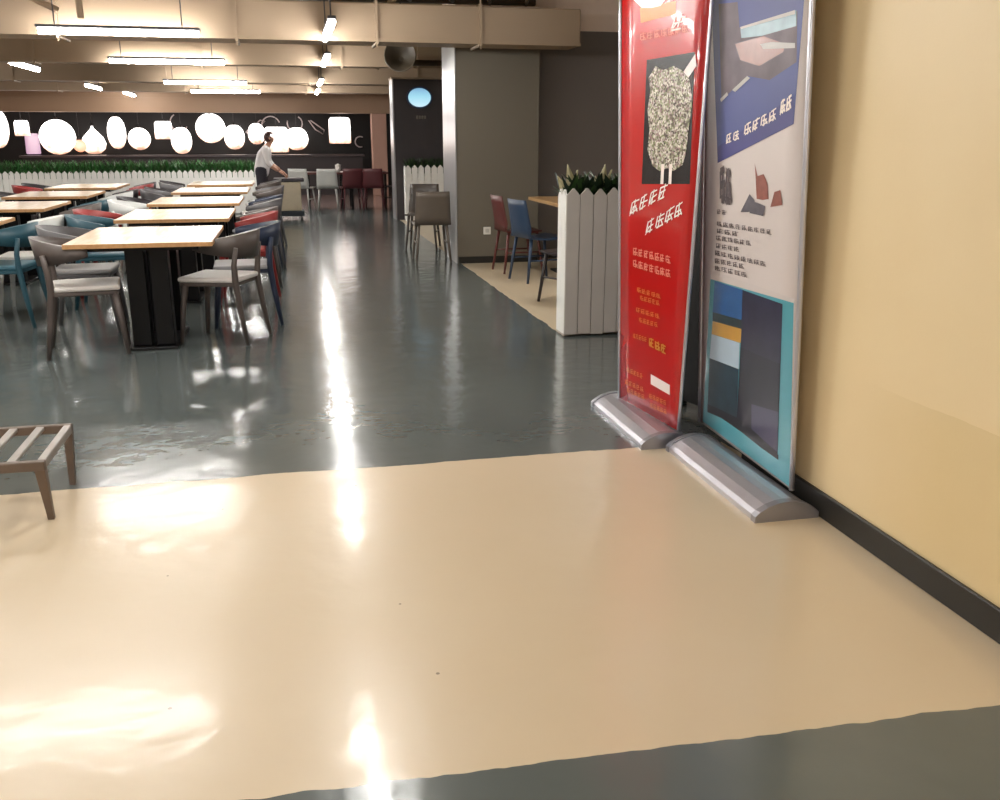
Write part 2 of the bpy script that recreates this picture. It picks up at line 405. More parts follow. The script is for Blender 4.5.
def base_profile(b, x0, x1, y0, y1, h):
    """low rounded aluminium cassette lying on the floor, long axis y"""
    pr = [(0, 0), (0, .3), (.06, .5), (.2, .78), (.36, .97), (.5, 1), (.64, .97), (.8, .8), (.94, .5), (1, .3), (1, 0)]
    prism(b, [(x0+(x1-x0)*a, y0, h*c) for a, c in pr], (0, y1-y0, 0))
def end_cap(b, x0, x1, y0, y1, h):
    pr = [(-.02, 0), (-.02, .34), (.05, .56), (.19, .84), (.36, 1.02), (.5, 1.06), (.64, 1.02), (.81, .86), (.95, .56), (1.02, .34), (1.02, 0)]
    prism(b, [(x0+(x1-x0)*a, y0, h*c) for a, c in pr], (0, y1-y0, 0))

white_ink = mat('white_ink', (238, 226, 220), .35, vary=.04)
gold_ink = mat('gold_ink', (206, 130, 44), .35, vary=.1, scale=40)
pink_ink = mat('pink_ink', (226, 130, 110), .35, vary=.1)
orange_ink = mat('orange_ink', (214, 108, 44), .35)
dark_ink = mat('dark_ink', (96, 86, 88), .4)
# ---- red banner
red_m = banner_print('red_banner_print', (182, 22, 20), .3)
def speckled_picture():
    m, nt, b, N, L = nodes('mottled_food_picture')
    ge = N('ShaderNodeNewGeometry')
    vo = N('ShaderNodeTexVoronoi'); vo.inputs['Scale'].default_value = 120; L(ge.outputs['Position'], vo.inputs['Vector'])
    r = N('ShaderNodeValToRGB'); L(vo.outputs['Color'], r.inputs[0])
    e = r.color_ramp.elements
    e[0].color = srgb(22, 20, 18); e[1].color = srgb(244, 242, 232)
    for p, c in ((.25, (90, 74, 62)), (.42, (132, 140, 96)), (.58, (226, 220, 206)), (.76, (130, 96, 96))):
        q = e.new(p); q.color = srgb(*c)
    L(r.outputs[0], b.inputs['Base Color']); b.inputs['Roughness'].default_value = .3
    return m
RP = Patch((1.651, 4.493, .075), (1.722, 3.89, .075), (1.78, 3.91, 2.145), (1.575, 4.47, 2.145))
rb = empty('rollup_banner', (1.68, 4.25, 0), label='red roll-up banner with a mottled food picture and white brush lettering', cat='banner')
inv = Vector(rb.location)
def local(o, root):
    o.matrix_parent_inverse = Matrix.Translation(-Vector(root.location)); return o
for nm, a, b_ in (('base', 3.90, 4.60),):
    local(obj('base', lambda b: base_profile(b, 1.54, 1.80, a, b_, .072), alu, rb), rb)
for a, b_ in ((4.60, 4.63), (3.868, 3.90)):
    local(obj('end_cap', lambda b: end_cap(b, 1.54, 1.80, a, b_, .072), alu_d, rb), rb)
rs = local(sheet('banner_sheet', RP, 6, 24, .0, .004, red_m, rb), rb)
for u in (-.012, 1.012):
    local(obj('side_rail', lambda b: tube(b, [RP.at(u, v/8, 0) for v in range(9)], .009, 8), alu, rb), rb)
local(obj('top_rail', lambda b: tube(b, [RP.at(-.02, 1.0, 0), RP.at(1.02, 1.0, 0)], .014, 10), alu, rb), rb)
local(obj('support_pole', lambda b: tube(b, [(1.74, 4.2, .06), (1.715, 4.24, 2.14)], .011, 8), alu_d, rb), rb)
sub = []
blk = mat('black_print', (16, 14, 18), .25, vary=.2)
sub.append(flat('picture_ground', RP, pix(RP, [(647, 60), (695, 52), (690, 184), (642, 184)]), blk, rs))
# irregular mottled heap
heap = [(656, 66), (664, 70), (674, 66), (682, 70), (690, 80), (693, 100), (690, 122), (688, 140), (686, 155), (683, 165), (674, 171), (668, 168), (660, 171), (653, 166), (648, 150), (650, 130), (648, 110), (651, 90), (649, 78)]
sub.append(flat('picture', RP, pix(RP, heap), speckled_picture(), rs, .003))
sub.append(flat('picture_streak', RP, pix(RP, [(696, 54), (697, 66), (689, 78), (684, 72)]), white_ink, rs, .004))
for x in (662, 670): sub.append(flat('picture_streak', RP, pix(RP, [(x, 164), (x+3, 164), (x+2, 184), (x-1, 184)]), white_ink, rs, .004))
sub.append(flat('plate_print', RP, pix(RP, [(632, -2), (667, -2), (661, 6), (652, 8), (642, 8)]), white_ink, rs, .002))
sub.append(flat('gold_print', RP, pix(RP, [(640, 8), (676, 1), (676, 14), (660, 18), (641, 23)]), gold_ink, rs))
sub.append(lettering(RP, (641, 41), (690, 32), 8, 7, pink_ink, rs, 3))
sub.append(lettering(RP, (671, 32), (686, 30), 18, 1, white_ink, rs, 31, .3, wgt=.1))
sub.append(lettering(RP, (630, 216), (668, 196), 15, 4, white_ink, rs, 5, .2, wgt=.1))
sub.append(lettering(RP, (646, 235), (684, 214), 15, 4, white_ink, rs, 6, .2, wgt=.1))
sub.append(lettering(RP, (634, 255), (672, 264), 8, 7, pink_ink, rs, 8))
sub.append(lettering(RP, (634, 267), (672, 278), 8, 7, pink_ink, rs, 9))
for k, (x0, x1, y) in enumerate(((638, 662, 292), (641, 661, 300), (637, 661, 312), (640, 659, 322), (634, 648, 338))):
    sub.append(lettering(RP, (x0, y), (x1, y+(x1-x0)*.3), 5, 5, orange_ink, rs, 20+k))
sub.append(lettering(RP, (650, 346), (668, 355), 9, 3, gold_ink, rs, 12, wgt=.16))
sub.append(flat('white_label', RP, pix(RP, [(651, 374), (670, 385), (670, 395), (651, 384)]), white_ink, rs))
for k, (x0, x1, y) in enumerate(((628, 644, 372), (626, 645, 384), (628, 646, 392), (650, 668, 398), (651, 668, 407))):
    sub.append(lettering(RP, (x0, y), (x1, y+(x1-x0)*.45), 5, 5, orange_ink, rs, 40+k))
# ---- blue banner
paper = mat('white_banner_print', (206, 196, 192), .45, vary=.05, scale=3, bump=.08, bscale=4)
BP = Patch((1.885, 3.995, .075), (1.852, 3.084, .075), (1.787, 3.15, 2.18), (1.82, 4.07, 2.18))
bb = empty('rollup_banner', (1.79, 3.45, 0), label='blue and white roll-up banner with building photographs, leaning by the yellow wall', cat='banner')
local(obj('base', lambda b: base_profile(b, 1.65, 1.905, 3.0, 3.81, .072), alu, bb), bb)
for a, b_ in ((3.81, 3.84), (2.965, 3.0)):
    local(obj('end_cap', lambda b: end_cap(b, 1.65, 1.905, a, b_, .072), alu_d, bb), bb)
bs = local(sheet('banner_sheet', BP, 6, 24, .0, .004, paper, bb), bb)
for u in (-.010, 1.010):
    local(obj('side_rail', lambda b: tube(b, [BP.at(u, v/8, 0) for v in range(9)], .011, 8), alu, bb), bb)
local(obj('top_rail', lambda b: tube(b, [BP.at(-.02, 1.0, 0), BP.at(1.02, 1.0, 0)], .014, 10), alu, bb), bb)
blue = mat('blue_print', (70, 80, 136), .5, vary=.2, scale=2.5)
blue_d = mat('deep_blue_print', (62, 62, 122), .5, vary=.25, scale=3)
# blue head of the sheet, ending in a slanting edge
sub.append(flat('blue_field', BP, [(0.02, 1), (.98, 1)]+pix(BP, [(794, 124)])+pix(BP, [(718, 163)]), blue, bs, .0012))
sub.append(flat('slanted_band', BP, pix(BP, [(718, 147), (794, 96), (794, 124), (718, 163)]), blue_d, bs, .0022))
sub.append(flat('photo_print', BP, [BP.uv(x, y) for x, y in [(719, 4), (738, 2), (740, 28), (760, 22), (798, 11), (797, 62), (770, 80), (748, 76), (722, 100)]],
                mat('landscape_photo', (96, 84, 92), .5, vary=.55, scale=9), bs, .002))
sub.append(flat('photo_sea', BP, pix(BP, [(741, 28), (797, 10), (797, 26), (762, 36), (742, 38)]), mat('sea_photo', (98, 138, 150), .3, vary=.4, scale=10), bs, .0028))
sub.append(flat('photo_rock', BP, pix(BP, [(736, 44), (764, 36), (786, 44), (784, 52), (760, 66), (741, 60)]), mat('rock_photo', (140, 90, 78), .3, vary=.4, scale=12), bs, .0030))
for q in ([(741, 27), (796, 10), (796, 14), (742, 29)], [(761, 44), (772, 42), (796, 43), (796, 48), (764, 49)], [(733, 90), (748, 76), (751, 78), (736, 92)], [(721, 99), (728, 92), (729, 95), (722, 102)]):
    sub.append(flat('white_stroke', BP, pix(BP, q), mat('pale_print', (176, 172, 168), .4), bs, .004))
sub.append(lettering(BP, (727, 144), (741, 139), 10, 2, white_ink, bs, 50, .1, wgt=.13))
sub.append(lettering(BP, (745, 136), (778, 119), 12, 4, white_ink, bs, 51, .1, wgt=.13))
sub.append(lettering(BP, (781, 115), (793, 108), 15, 2, white_ink, bs, 52, .1, wgt=.16))
# dark upright lettering block and the small group of pagoda-like figures
sub.append(lettering(BP, (721, 204), (733, 204), 36, 2, dark_ink, bs, 53, 0, .1, .2))
for k, q in enumerate(([(757, 199), (756, 178), (755, 163), (758, 176), (764, 174), (768, 184), (769, 199), (763, 200)], [(741, 212), (746, 202), (750, 194), (755, 200), (757, 211), (748, 212)],
          [(771, 207), (775, 192), (781, 190), (783, 205)], [(750, 213), (756, 202), (766, 206), (764, 216)])):
    sub.append(flat('figure_print', BP, pix(BP, q), mat('figure_ink_%d' % (k % 2), ((140, 80, 66), (92, 88, 96))[k % 2], .4, vary=.3, scale=30), bs, .0016+.0006*k))
for k, (x0, x1, y, dy) in enumerate(((718, 728, 214, 1), (718, 774, 226, 9), (718, 741, 233, 4), (717, 753, 240, 6), (717, 741, 248, 4), (716, 768, 255, 12), (716, 746, 263, 6), (716, 749, 270, 8))):
    sub.append(lettering(BP, (x0, y), (x1, y+dy), 5, max(2, (x1-x0)//6), dark_ink, bs, 60+k, 0, .2, .1))
# photograph collage in the lower part
def photo(name, rgb, pts, off, vary=.35, scale=8):
    sub.append(flat('photo_print', BP, pix(BP, pts), mat(name, rgb, .28, vary=vary, scale=scale, coat=.3), bs, off))
photo('teal_field', (84, 158, 172), [(711, 272), (794, 300), (790, 487), (703, 421)], .0010, .15, 3)
photo('white_field', (206, 196, 192), [(711, 270), (795, 299), (794, 303), (711, 279)], .0014, .05)
photo('sky_photo', (44, 92, 148), [(715, 281), (743, 290), (742, 320), (713, 312)], .002)
photo('sand_photo', (190, 146, 70), [(713, 321), (742, 329), (741, 343), (712, 334)], .002, .2)
photo('tree_line_photo', (34, 54, 58), [(713, 312), (742, 320), (742, 329), (713, 321)], .0021, .4, 20)
photo('haze_photo', (178, 198, 214), [(712, 334), (740, 343), (739, 369), (710, 358)], .002, .12)
photo('town_photo', (46, 66, 78), [(710, 358), (739, 369), (737, 420), (708, 404)], .002, .55, 12)
photo('night_photo', (40, 38, 62), [(743, 290), (783, 304), (781, 364), (741, 347)], .002, .7, 10)
photo('dusk_photo', (26, 24, 42), [(741, 347), (781, 364), (778, 456), (737, 420)], .0022, .6, 5)
photo('dusk_rose_photo', (64, 62, 90), [(752, 404), (779, 412), (778, 452), (752, 430)], .0026, .35, 5)
photo('shore_photo', (26, 28, 34), [(708, 404), (722, 410), (742, 420), (760, 436), (779, 455), (779, 460), (762, 448), (742, 432), (722, 418), (708, 412)], .003, .4, 20)
for o in sub:
    o.matrix_parent_inverse = Matrix()   # the sheet's own space is the world's, shifted back by its inverse

# black board standing behind the gap between the banners
db = empty('display_board', (2.05, 4.29, 0), math.atan2(-.67, .15), label='black board standing behind the gap between the two banners', cat='board')
obj('panel', lambda b: bx(b, -.34, .34, -.02, .02, .05, 2.1, .006), mat('black_board', (16, 17, 18), .5, vary=.2), db)
for s_ in (-.28, .28): obj('foot', lambda b: bx(b, s_-.03, s_+.03, -.07, .07, 0, .05, .006), mat('black_foot', (20, 20, 20), .5), db)

# ================================================================== LOW SLATTED BENCH (lower left)
steel = mat('worn_steel', (172, 166, 160), .38, .65, vary=.2, scale=9, bump=.05)
steel_d = mat('rusty_steel', (112, 98, 88), .45, .5, vary=.25, scale=9)
bh = .25
be = empty('slatted_bench', (-1.56, 3.78, 0), label='low steel bench with open slats at the left edge', cat='bench')
X1, X0, Y0, Y1 = .62, -.62, -.25, .25
for (x, y, sx, sy) in ((X1, Y0, 1, -1), (X1, Y1, 1, 1), (X0, Y0, -1, -1), (X0, Y1, -1, 1)):
    def leg(b, x=x, y=y, sx=sx, sy=sy):
        t = [(x-sx*.0, y), (x-sx*.036, y), (x-sx*.036, y-sy*.036), (x, y-sy*.036)]
        f = [(x-sx*.004, y-sy*.05), (x-sx*.026, y-sy*.05), (x-sx*.026, y-sy*.072), (x-sx*.004, y-sy*.072)]
        a = [b.verts.new((p[0], p[1], bh-.034)) for p in t]; c = [b.verts.new((p[0], p[1], 0)) for p in f]
        b.faces.new(a); b.faces.new(c[::-1])
        for k in range(4): b.faces.new((a[k], a[(k+1) % 4], c[(k+1) % 4], c[k]))
    obj('leg', leg, steel_d, be)
for y in (Y0, Y1): obj('rail', lambda b: bx(b, X0, X1, y-(.03 if y > 0 else 0), y+(.03 if y < 0 else 0), bh-.036, bh, .003), steel_d, be)
for x in (X0, X1): obj('end_rail', lambda b: bx(b, x-(.03 if x > 0 else 0), x+(.03 if x < 0 else 0), Y0+.03, Y1-.03, bh-.036, bh, .003), steel, be)
slat_me = None
for k in range(11):
    x = X1-.12-.102*k
    if slat_me is None:
        s = obj('slat', lambda b: bx(b, -.016, .016, Y0+.03, Y1-.03, -.018, 0, .003), steel, be); slat_me = s.data
    else: s = link('slat', slat_me, be)
    s.location = (x, 0, bh)

# ================================================================== DINING CHAIRS
def make_chair(name, frame_m, seat_m):
    t = empty(name, (0, 0, 0))
    def seat(b):
        vs = box(b, (0, 0, .455), (.43, .43, .035), None, .014, 2)
        for v in vs:
            r = math.hypot(v.co.x, v.co.y)
            if v.co.x < -.05: v.co.y *= .93
    obj('seat', seat, seat_m, t)
    obj('seat_frame', lambda b: box(b, (0, 0, .424), (.40, .40, .03), None, .006), frame_m, t)
    for s in (-1, 1):
        obj('leg', lambda b: tube(b, [(.225, s*.205, 0), (.20, s*.19, .25), (.175, s*.175, .43)], [.015, .021, .026], 8), frame_m, t)
        obj('leg', lambda b: tube(b, [(-.265, s*.205, 0), (-.225, s*.195, .25), (-.2, s*.19, .45), (-.205, s*.205, .56), (-.225, s*.20, .68)], [.015, .021, .024, .02, .016], 8), frame_m, t)
    def back(b):
        rows = []
        n = 18
        for i in range(n+1):
            a = math.radians(82+196*i/n)
            k = abs(i-n/2)/(n/2)                      # 0 at the middle, 1 at the arm ends
            rx, ry = .285, .275
            x, y = math.cos(a)*rx*(1 if math.cos(a) < 0 else .6)+.02, math.sin(a)*ry
            lo = .60+.07*k**2; hi = .785-.075*k**1.5
            nx, ny = math.cos(a), math.sin(a); th = .013
            tilt = -.03*(1-k)
            rows.append([b.verts.new((x-nx*th, y-ny*th, lo)), b.verts.new((x+nx*th, y+ny*th, lo)),
                         b.verts.new((x+nx*th+tilt, y+ny*th, hi)), b.verts.new((x-nx*th+tilt, y-ny*th, hi))])
        for r0, r1 in zip(rows, rows[1:]):
            for k in range(4):
                f = b.faces.new((r0[k], r0[(k+1) % 4], r1[(k+1) % 4], r1[k])); f.smooth = k in (1, 3)
        b.faces.new(rows[0]); b.faces.new(rows[-1][::-1])
    obj('backrest', back, frame_m, t)
    return t
col = {
 'taupe': ((86, 77, 73), (226, 220, 216)), 'teal': ((44, 84, 98), (58, 102, 118)), 'red': ((142, 44, 42), (156, 52, 50)),
 'white': ((214, 216, 214), (222, 222, 218)), 'grey': ((92, 90, 92), (150, 148, 148)), 'navy': ((44, 54, 76), (190, 188, 192)), 'black': ((44, 38, 42), (60, 54, 58))}
proto, pused = {}, {}
def chair(kind, x, y, deg, label, grp='dining chairs around the wooden tables'):
    if kind not in proto:
        f, s = col[kind]
        proto[kind] = make_chair('dining_chair', mat('chair_frame_'+kind, f, .4, vary=.08), mat('chair_seat_'+kind, s, .45, vary=.05))
        o = proto[kind]
    else: o = copy_tree(proto[kind])
    o.location = (x, y, 0); o.rotation_euler = (0, 0, math.radians(deg))
    tag(o, label, 'chair', grp); return o

# ================================================================== DINING TABLES
top_m = wood('birch_top', (232, 208, 174), (243, 226, 200), .22)
edge_m = wood('oak_edge', (178, 132, 84), (196, 152, 104), .4)
blackm = mat('black_pedestal', (12, 11, 12), .4, vary=.2, spec=.25)
def make_table():
    t = empty('dining_table', (0, 0, 0))
    tp = obj('tabletop', lambda b: bx(b, -.45, .45, -.6, .6, .725, .752, .004), top_m, t)
    obj('edge_band', lambda b: (bx(b, -.453, .453, -.606, -.6, .722, .750), bx(b, -.453, .453, .6, .606, .722, .750),
                                bx(b, -.456, -.45, -.6, .6, .722, .750), bx(b, .45, .456, -.6, .6, .722, .750)), edge_m, tp)
    obj('under_frame', lambda b: bx(b, -.36, .36, -.5, .5, .69, .725), blackm, t)
    for s in (-1, 1):
        obj('pedestal_post', lambda b: bx(b, s*.075-.062, s*.075+.062, -.32, -.2, .02, .69, .006), blackm, t)
        obj('pedestal_post', lambda b: bx(b, s*.075-.062, s*.075+.062, .2, .32, .02, .69, .006), blackm, t)
    obj('base_plate', lambda b: bx(b, -.16, .16, -.38, .38, 0, .02, .005), blackm, t)
    return t
table0 = make_table(); tused = [0]
def table(x, y, label):
    o = table0 if not tused[0] else copy_tree(table0); tused[0] += 1
    o.location = (x, y, 0); tag(o, label, 'table', 'wooden dining tables in two rows'); return o
ORD = ('nearest', 'second', 'third', 'fourth', 'fifth')
ty = [6.97, 8.85, 10.8, 12.95, 14.95]
for k, y in enumerate(ty): table(-.96, y, '%s wooden table on black pedestals in the row beside the aisle' % ORD[k])
ly = [8.15, 10.35, 12.4, 14.4]
for k, y in enumerate(ly): table(-2.74, y, '%s wooden table of the row along the left edge' % ORD[k])

chair('taupe', -1.36, 6.655, 9, 'taupe chair at the left of the nearest table, pale seat turned to the viewer')
chair('taupe', -.51, 6.87, 159, 'taupe chair at the right of the nearest table, curved back to the aisle')
KN = {'taupe': 'taupe', 'teal': 'teal', 'red': 'red', 'white': 'white', 'grey': 'grey', 'navy': 'navy', 'black': 'black'}
AT = ('nearest', 'second', 'third', 'fourth', 'fifth')
def side(kinds, X, ys, deg, where, skip_first=0):
    n = 0
    for k, y in enumerate(ys):
        for j, dy in enumerate((-.3, .31)):
            if k == 0 and skip_first: dy = .55
            if n < len(kinds) and kinds[n]:
                kd = kinds[n]
                if not (k == 0 and j == 0 and skip_first):
                    chair(kd, X+random.uniform(-.05, .05), y+dy+random.uniform(-.03, .03), deg+random.uniform(-7, 7),
                          '%s chair, %s seat on the %s of the %s %s' % (KN[kd], ('nearer', 'farther')[j], where[0], AT[k], where[1]))
            n += 1
side([None, 'navy', 'red', 'taupe', 'grey', 'navy', 'taupe', 'grey', 'taupe', 'grey'], -.36, ty, 180, ('aisle side', 'table of the aisle row'), 1)
side([None, 'grey', 'teal', 'red', 'white', 'black', 'grey', 'black', 'grey', 'black'], -1.55, ty, 0, ('left side', 'table of the aisle row'), 1)
side(['teal', 'white', 'taupe', 'teal', 'white', 'black', 'red', 'black'], -2.16, ly, 180, ('right side', 'table of the left row'))
side(['teal', 'white', 'taupe', 'teal', 'white', 'black', 'red', 'black'], -3.35, ly, 0, ('left side', 'table of the left row'))

# ================================================================== PICKET FENCES
pick_m = mat('white_picket_paint', (246, 245, 240), .5, vary=.06, scale=6)
pick_shaded = mat('shaded_picket_paint', (196, 188, 180), .55, vary=.10, scale=4)  # white pickets with the shade of the front side put into the colour
def picket_mesh(wd, ht, th, m):
    bm = bmesh.new()
    p = wd/2
    prism(bm, [(-p, 0, .02), (p, 0, .02), (p, 0, ht-wd*.5), (p*.12, 0, ht), (-p*.12, 0, ht), (-p, 0, ht-wd*.5)], (0, th, 0))
    return mesh_of('picket', bm, m)
def fence(x0, x1, y, ht, wd, gap, depth, label, m, side_m=None):
    f = empty('picket_planter_fence', ((x0+x1)/2, y, 0), label=label, cat='fence')
    L_ = x1-x0
    me = picket_mesh(wd, ht, .018, m)
    n = int(L_/(wd+gap)+.5)
    for k in range(n):
        o = link('picket', me, f); o.location = (-L_/2+wd/2+k*(L_-wd)/(n-1), -.018, random.uniform(-.006, .006))
        o.rotation_euler = (0, random.uniform(-.004, .004), 0)
    for z in (.18, ht*.72): obj('rail', lambda b: bx(b, -L_/2, L_/2, 0, .025, z, z+.06), m, f)
    obj('planter_box', lambda b: (bx(b, -L_/2+.012, L_/2-.012, .025, .045, .02, ht-.14), bx(b, -L_/2+.012, L_/2-.012, depth-.02, depth, .0, ht-.14),
        bx(b, -L_/2+.012, -L_/2+.03, .045, depth-.02, .0, ht-.14), bx(b, L_/2-.03, L_/2-.012, .045, depth-.02, 0, ht-.14),
        bx(b, -L_/2+.03, L_/2-.03, .045, depth-.02, ht-.24, ht-.2)), m, f)
    me2 = picket_mesh(wd, ht-.01, .014, side_m or m)
    for s in (-1, 1):
        for k in range(max(1, int(depth/(wd+.004)))):
            o = link('picket', me2, f); o.location = (s*(L_/2-.012) + (.0 if s > 0 else -.0), wd/2+k*(wd+.004), 0)
            o.rotation_euler = (0, 0, -s*math.pi/2)
    return f
def foliage_mesh(name, L_, depth, h, n, mats, wide=.012, up=1.0):
    vs, fs, mi = [], [], []
    for k in range(n):
        x, y = random.uniform(-L_/2, L_/2), random.uniform(0, depth)
        a = random.uniform(0, 6.28); hh = h*random.uniform(.45, 1); sx, sy = math.cos(a), math.sin(a)
        ln = random.uniform(.1, .7)*hh*(1.2-.6*up); w_ = wide*random.uniform(.7, 1.5)
        i = len(vs); tx, ty_ = -sy*w_, sx*w_
        for t, ww in ((0, .6), (.55, 1), (1, .05)):
            cx, cy, cz = x+sx*ln*t*t, y+sy*ln*t*t, hh*(t-.15*t*t)
            vs.append((cx-tx*ww, cy-ty_*ww, cz)); vs.append((cx+tx*ww, cy+ty_*ww, cz))
        fs += [(i, i+1, i+3, i+2), (i+2, i+3, i+5, i+4)]; m_ = random.choice(range(len(mats))); mi += [m_, m_]
    me = bpy.data.meshes.new(name); me.from_pydata(vs, [], fs)
    for m_ in mats: me.materials.append(m_)
    me.polygons.foreach_set('material_index', mi); me.update(); return me
leafs = [mat('leaf_dark', (40, 62, 34), .5, vary=.3), mat('leaf_mid', (58, 88, 44), .5, vary=.3), mat('leaf_deep', (28, 44, 26), .5, vary=.3)]
leafs_b = [mat('leaf_bright', (70, 132, 66), .5, vary=.3), mat('leaf_green', (52, 104, 52), .5, vary=.3), leafs[1]]  # brighter greens of the far hedge
def hedge(x, y, z, L_, depth, h, n, label, ms, wide=.012, up=.6):
    o = link('artificial_hedge', foliage_mesh('artificial_hedge', L_, depth, h, n, ms, wide, up)); o.location = (x, y, z)
    return tag(o, label, 'plant', None, 'stuff')
# far fence across the hall behind the tables
fence(-7.8, -.42, 18.75, .82, .088, .012, .3, 'long white picket fence behind the dining tables', pick_m)
hedge(-4.11, 18.81, .60, 7.2, .2, .5, 6000, 'long green plastic hedge growing from the far white fence', leafs_b, .014, .3)
# fence before the dark sign wall
fence(1.98, 2.98, 16.4, .95, .1, .014, .26, 'short white picket fence below the oval blue sign', pick_m)
hedge(2.48, 16.45, .72, .9, .08, .44, 900, 'upright grassy hedge below the oval blue sign', leafs, .012, .9)
# near fence panel at the recess
fence(1.905, 3.6, 6.42, 1.06, .094, .005, .24, 'near white picket fence panel beside the red banner', pick_shaded, pick_m)
hedge(2.76, 6.52, .88, 1.58, .11, .34, 1700, 'dark leafy hedge on the near picket panel', leafs, .03, .1)
pale = mat('pale_leaf', (176, 168, 130), .5, vary=.15)
def pale_leaf(b, lean, h):
    pts = [(0, 0, 0), (lean*.3, 0, h*.5), (lean, 0, h)]
    prev = None
    for k in range(7):
        t = k/6; cxx = lean*t*t; cz = h*t; ww = .045*math.sin(math.pi*min(1, .15+t*.85))+.003
        cur = (b.verts.new((cxx-ww, 0, cz)), b.verts.new((cxx, -.012, cz)), b.verts.new((cxx+ww, 0, cz)))
        if prev:
            b.faces.new((prev[0], prev[1], cur[1], cur[0])); b.faces.new((prev[1], prev[2], cur[2], cur[1]))
        prev = cur
for k, (x, lean, l) in enumerate(((2.0, -.05, 'broad pale leaf at the left end of the near hedge'), (2.2, .03, 'broad pale leaf in the middle of the near hedge'))):
    p = empty('pale_leaf_plant', (x, 6.55, .84), label=l, cat='plant')
    for j, (dx, r) in enumerate(((0, 0), (.05, .5), (-.05, -.4))):
        o = obj('leaf', lambda b: pale_leaf(b, lean+dx, .38-.04*j), pale, p); o.rotation_euler = (0, 0, r); o.location = (dx*.4, 0, 0)

# ================================================================== DARK SIGN WALL with the oval sign
sign_wall = mat('charcoal_sign_wall', (62, 56, 58), .5, vary=.08)
sw = struct('wall_sign', lambda b: bx(b, 1.86, 3.2, 16.75, 17.2, 0, 2.37), sign_wall, 'charcoal wall block carrying the oval blue sign')
struct('trim_5', lambda b: bx(b, 1.82, 3.22, 16.72, 17.2, 2.37, 2.40, .004), mat('pale_coping', (176, 156, 136), .5), 'pale coping on the charcoal sign wall')
struct('trim_6', lambda b: bx(b, 1.835, 1.86, 16.74, 17.2, 0, 2.37, .004), MATS['silver_cladding'], 'bright metal edge of the charcoal sign wall')
si = empty('oval_sign', (2.3, 16.74, 2.07), label='glowing pale blue oval sign on the charcoal wall', cat='sign')
def oval(b, rx, rz, y0, y1):
    prism(b, [(rx*math.cos(2*math.pi*k/28), y0, rz*math.sin(2*math.pi*k/28)) for k in range(28)], (0, y1-y0, 0))
obj('rim', lambda b: oval(b, .225, .185, -.03, -.0), mat('sign_rim', (50, 66, 96), .4), si)
def sign_face():
    m, nt, b, N, L = nodes('blue_sign_face')
    tc = N('ShaderNodeTexCoord'); s = N('ShaderNodeSeparateXYZ'); L(tc.outputs['Object'], s.inputs[0])
    mr = N('ShaderNodeMapRange'); mr.inputs['From Min'].default_value = -.16; mr.inputs['From Max'].default_value = .16
    L(s.outputs[2], mr.inputs['Value'])
    r = N('ShaderNodeValToRGB'); e = r.color_ramp.elements
    e[0].color = srgb(196, 226, 240); e[1].color = srgb(110, 158, 196); q = e.new(.55); q.color = srgb(150, 208, 226)
    L(mr.outputs[0], r.inputs[0]); L(r.outputs[0], b.inputs['Emission Color']); b.inputs['Emission Strength'].default_value = .42
    b.inputs['Base Color'].default_value = (.2, .3, .4, 1); return m
obj('face', lambda b: oval(b, .195, .155, -.04, -.03), sign_face(), si)
def small_glyphs(b, n, cw, h, y, seed):
    rnd = random.Random(seed)
    for k in range(n):
        x = (k-n/2)*cw
        for (ax, az, bx_, bz) in ((.1, .1, .1, .9), (.85, .1, .85, .9), (.1, .9, .85, .9), (.1, rnd.uniform(.3, .6), .85, .5), (.48, .0, .48, 1)):
            x0, x1 = sorted((ax, bx_)); z0, z1 = sorted((az, bz))
            bx(b, x+x0*cw*.8-.004, x+x1*cw*.8+.004, y-.004, y, z0*h-.004, z1*h+.004)
wl = tag(obj('wall_lettering', lambda b: small_glyphs(b, 4, .045, .05, 0, 4), mat('pale_letter', (170, 160, 146), .4)), 'tiny pale lettering under the oval blue sign', 'lettering')
wl.location = (2.33, 16.748, 1.72)

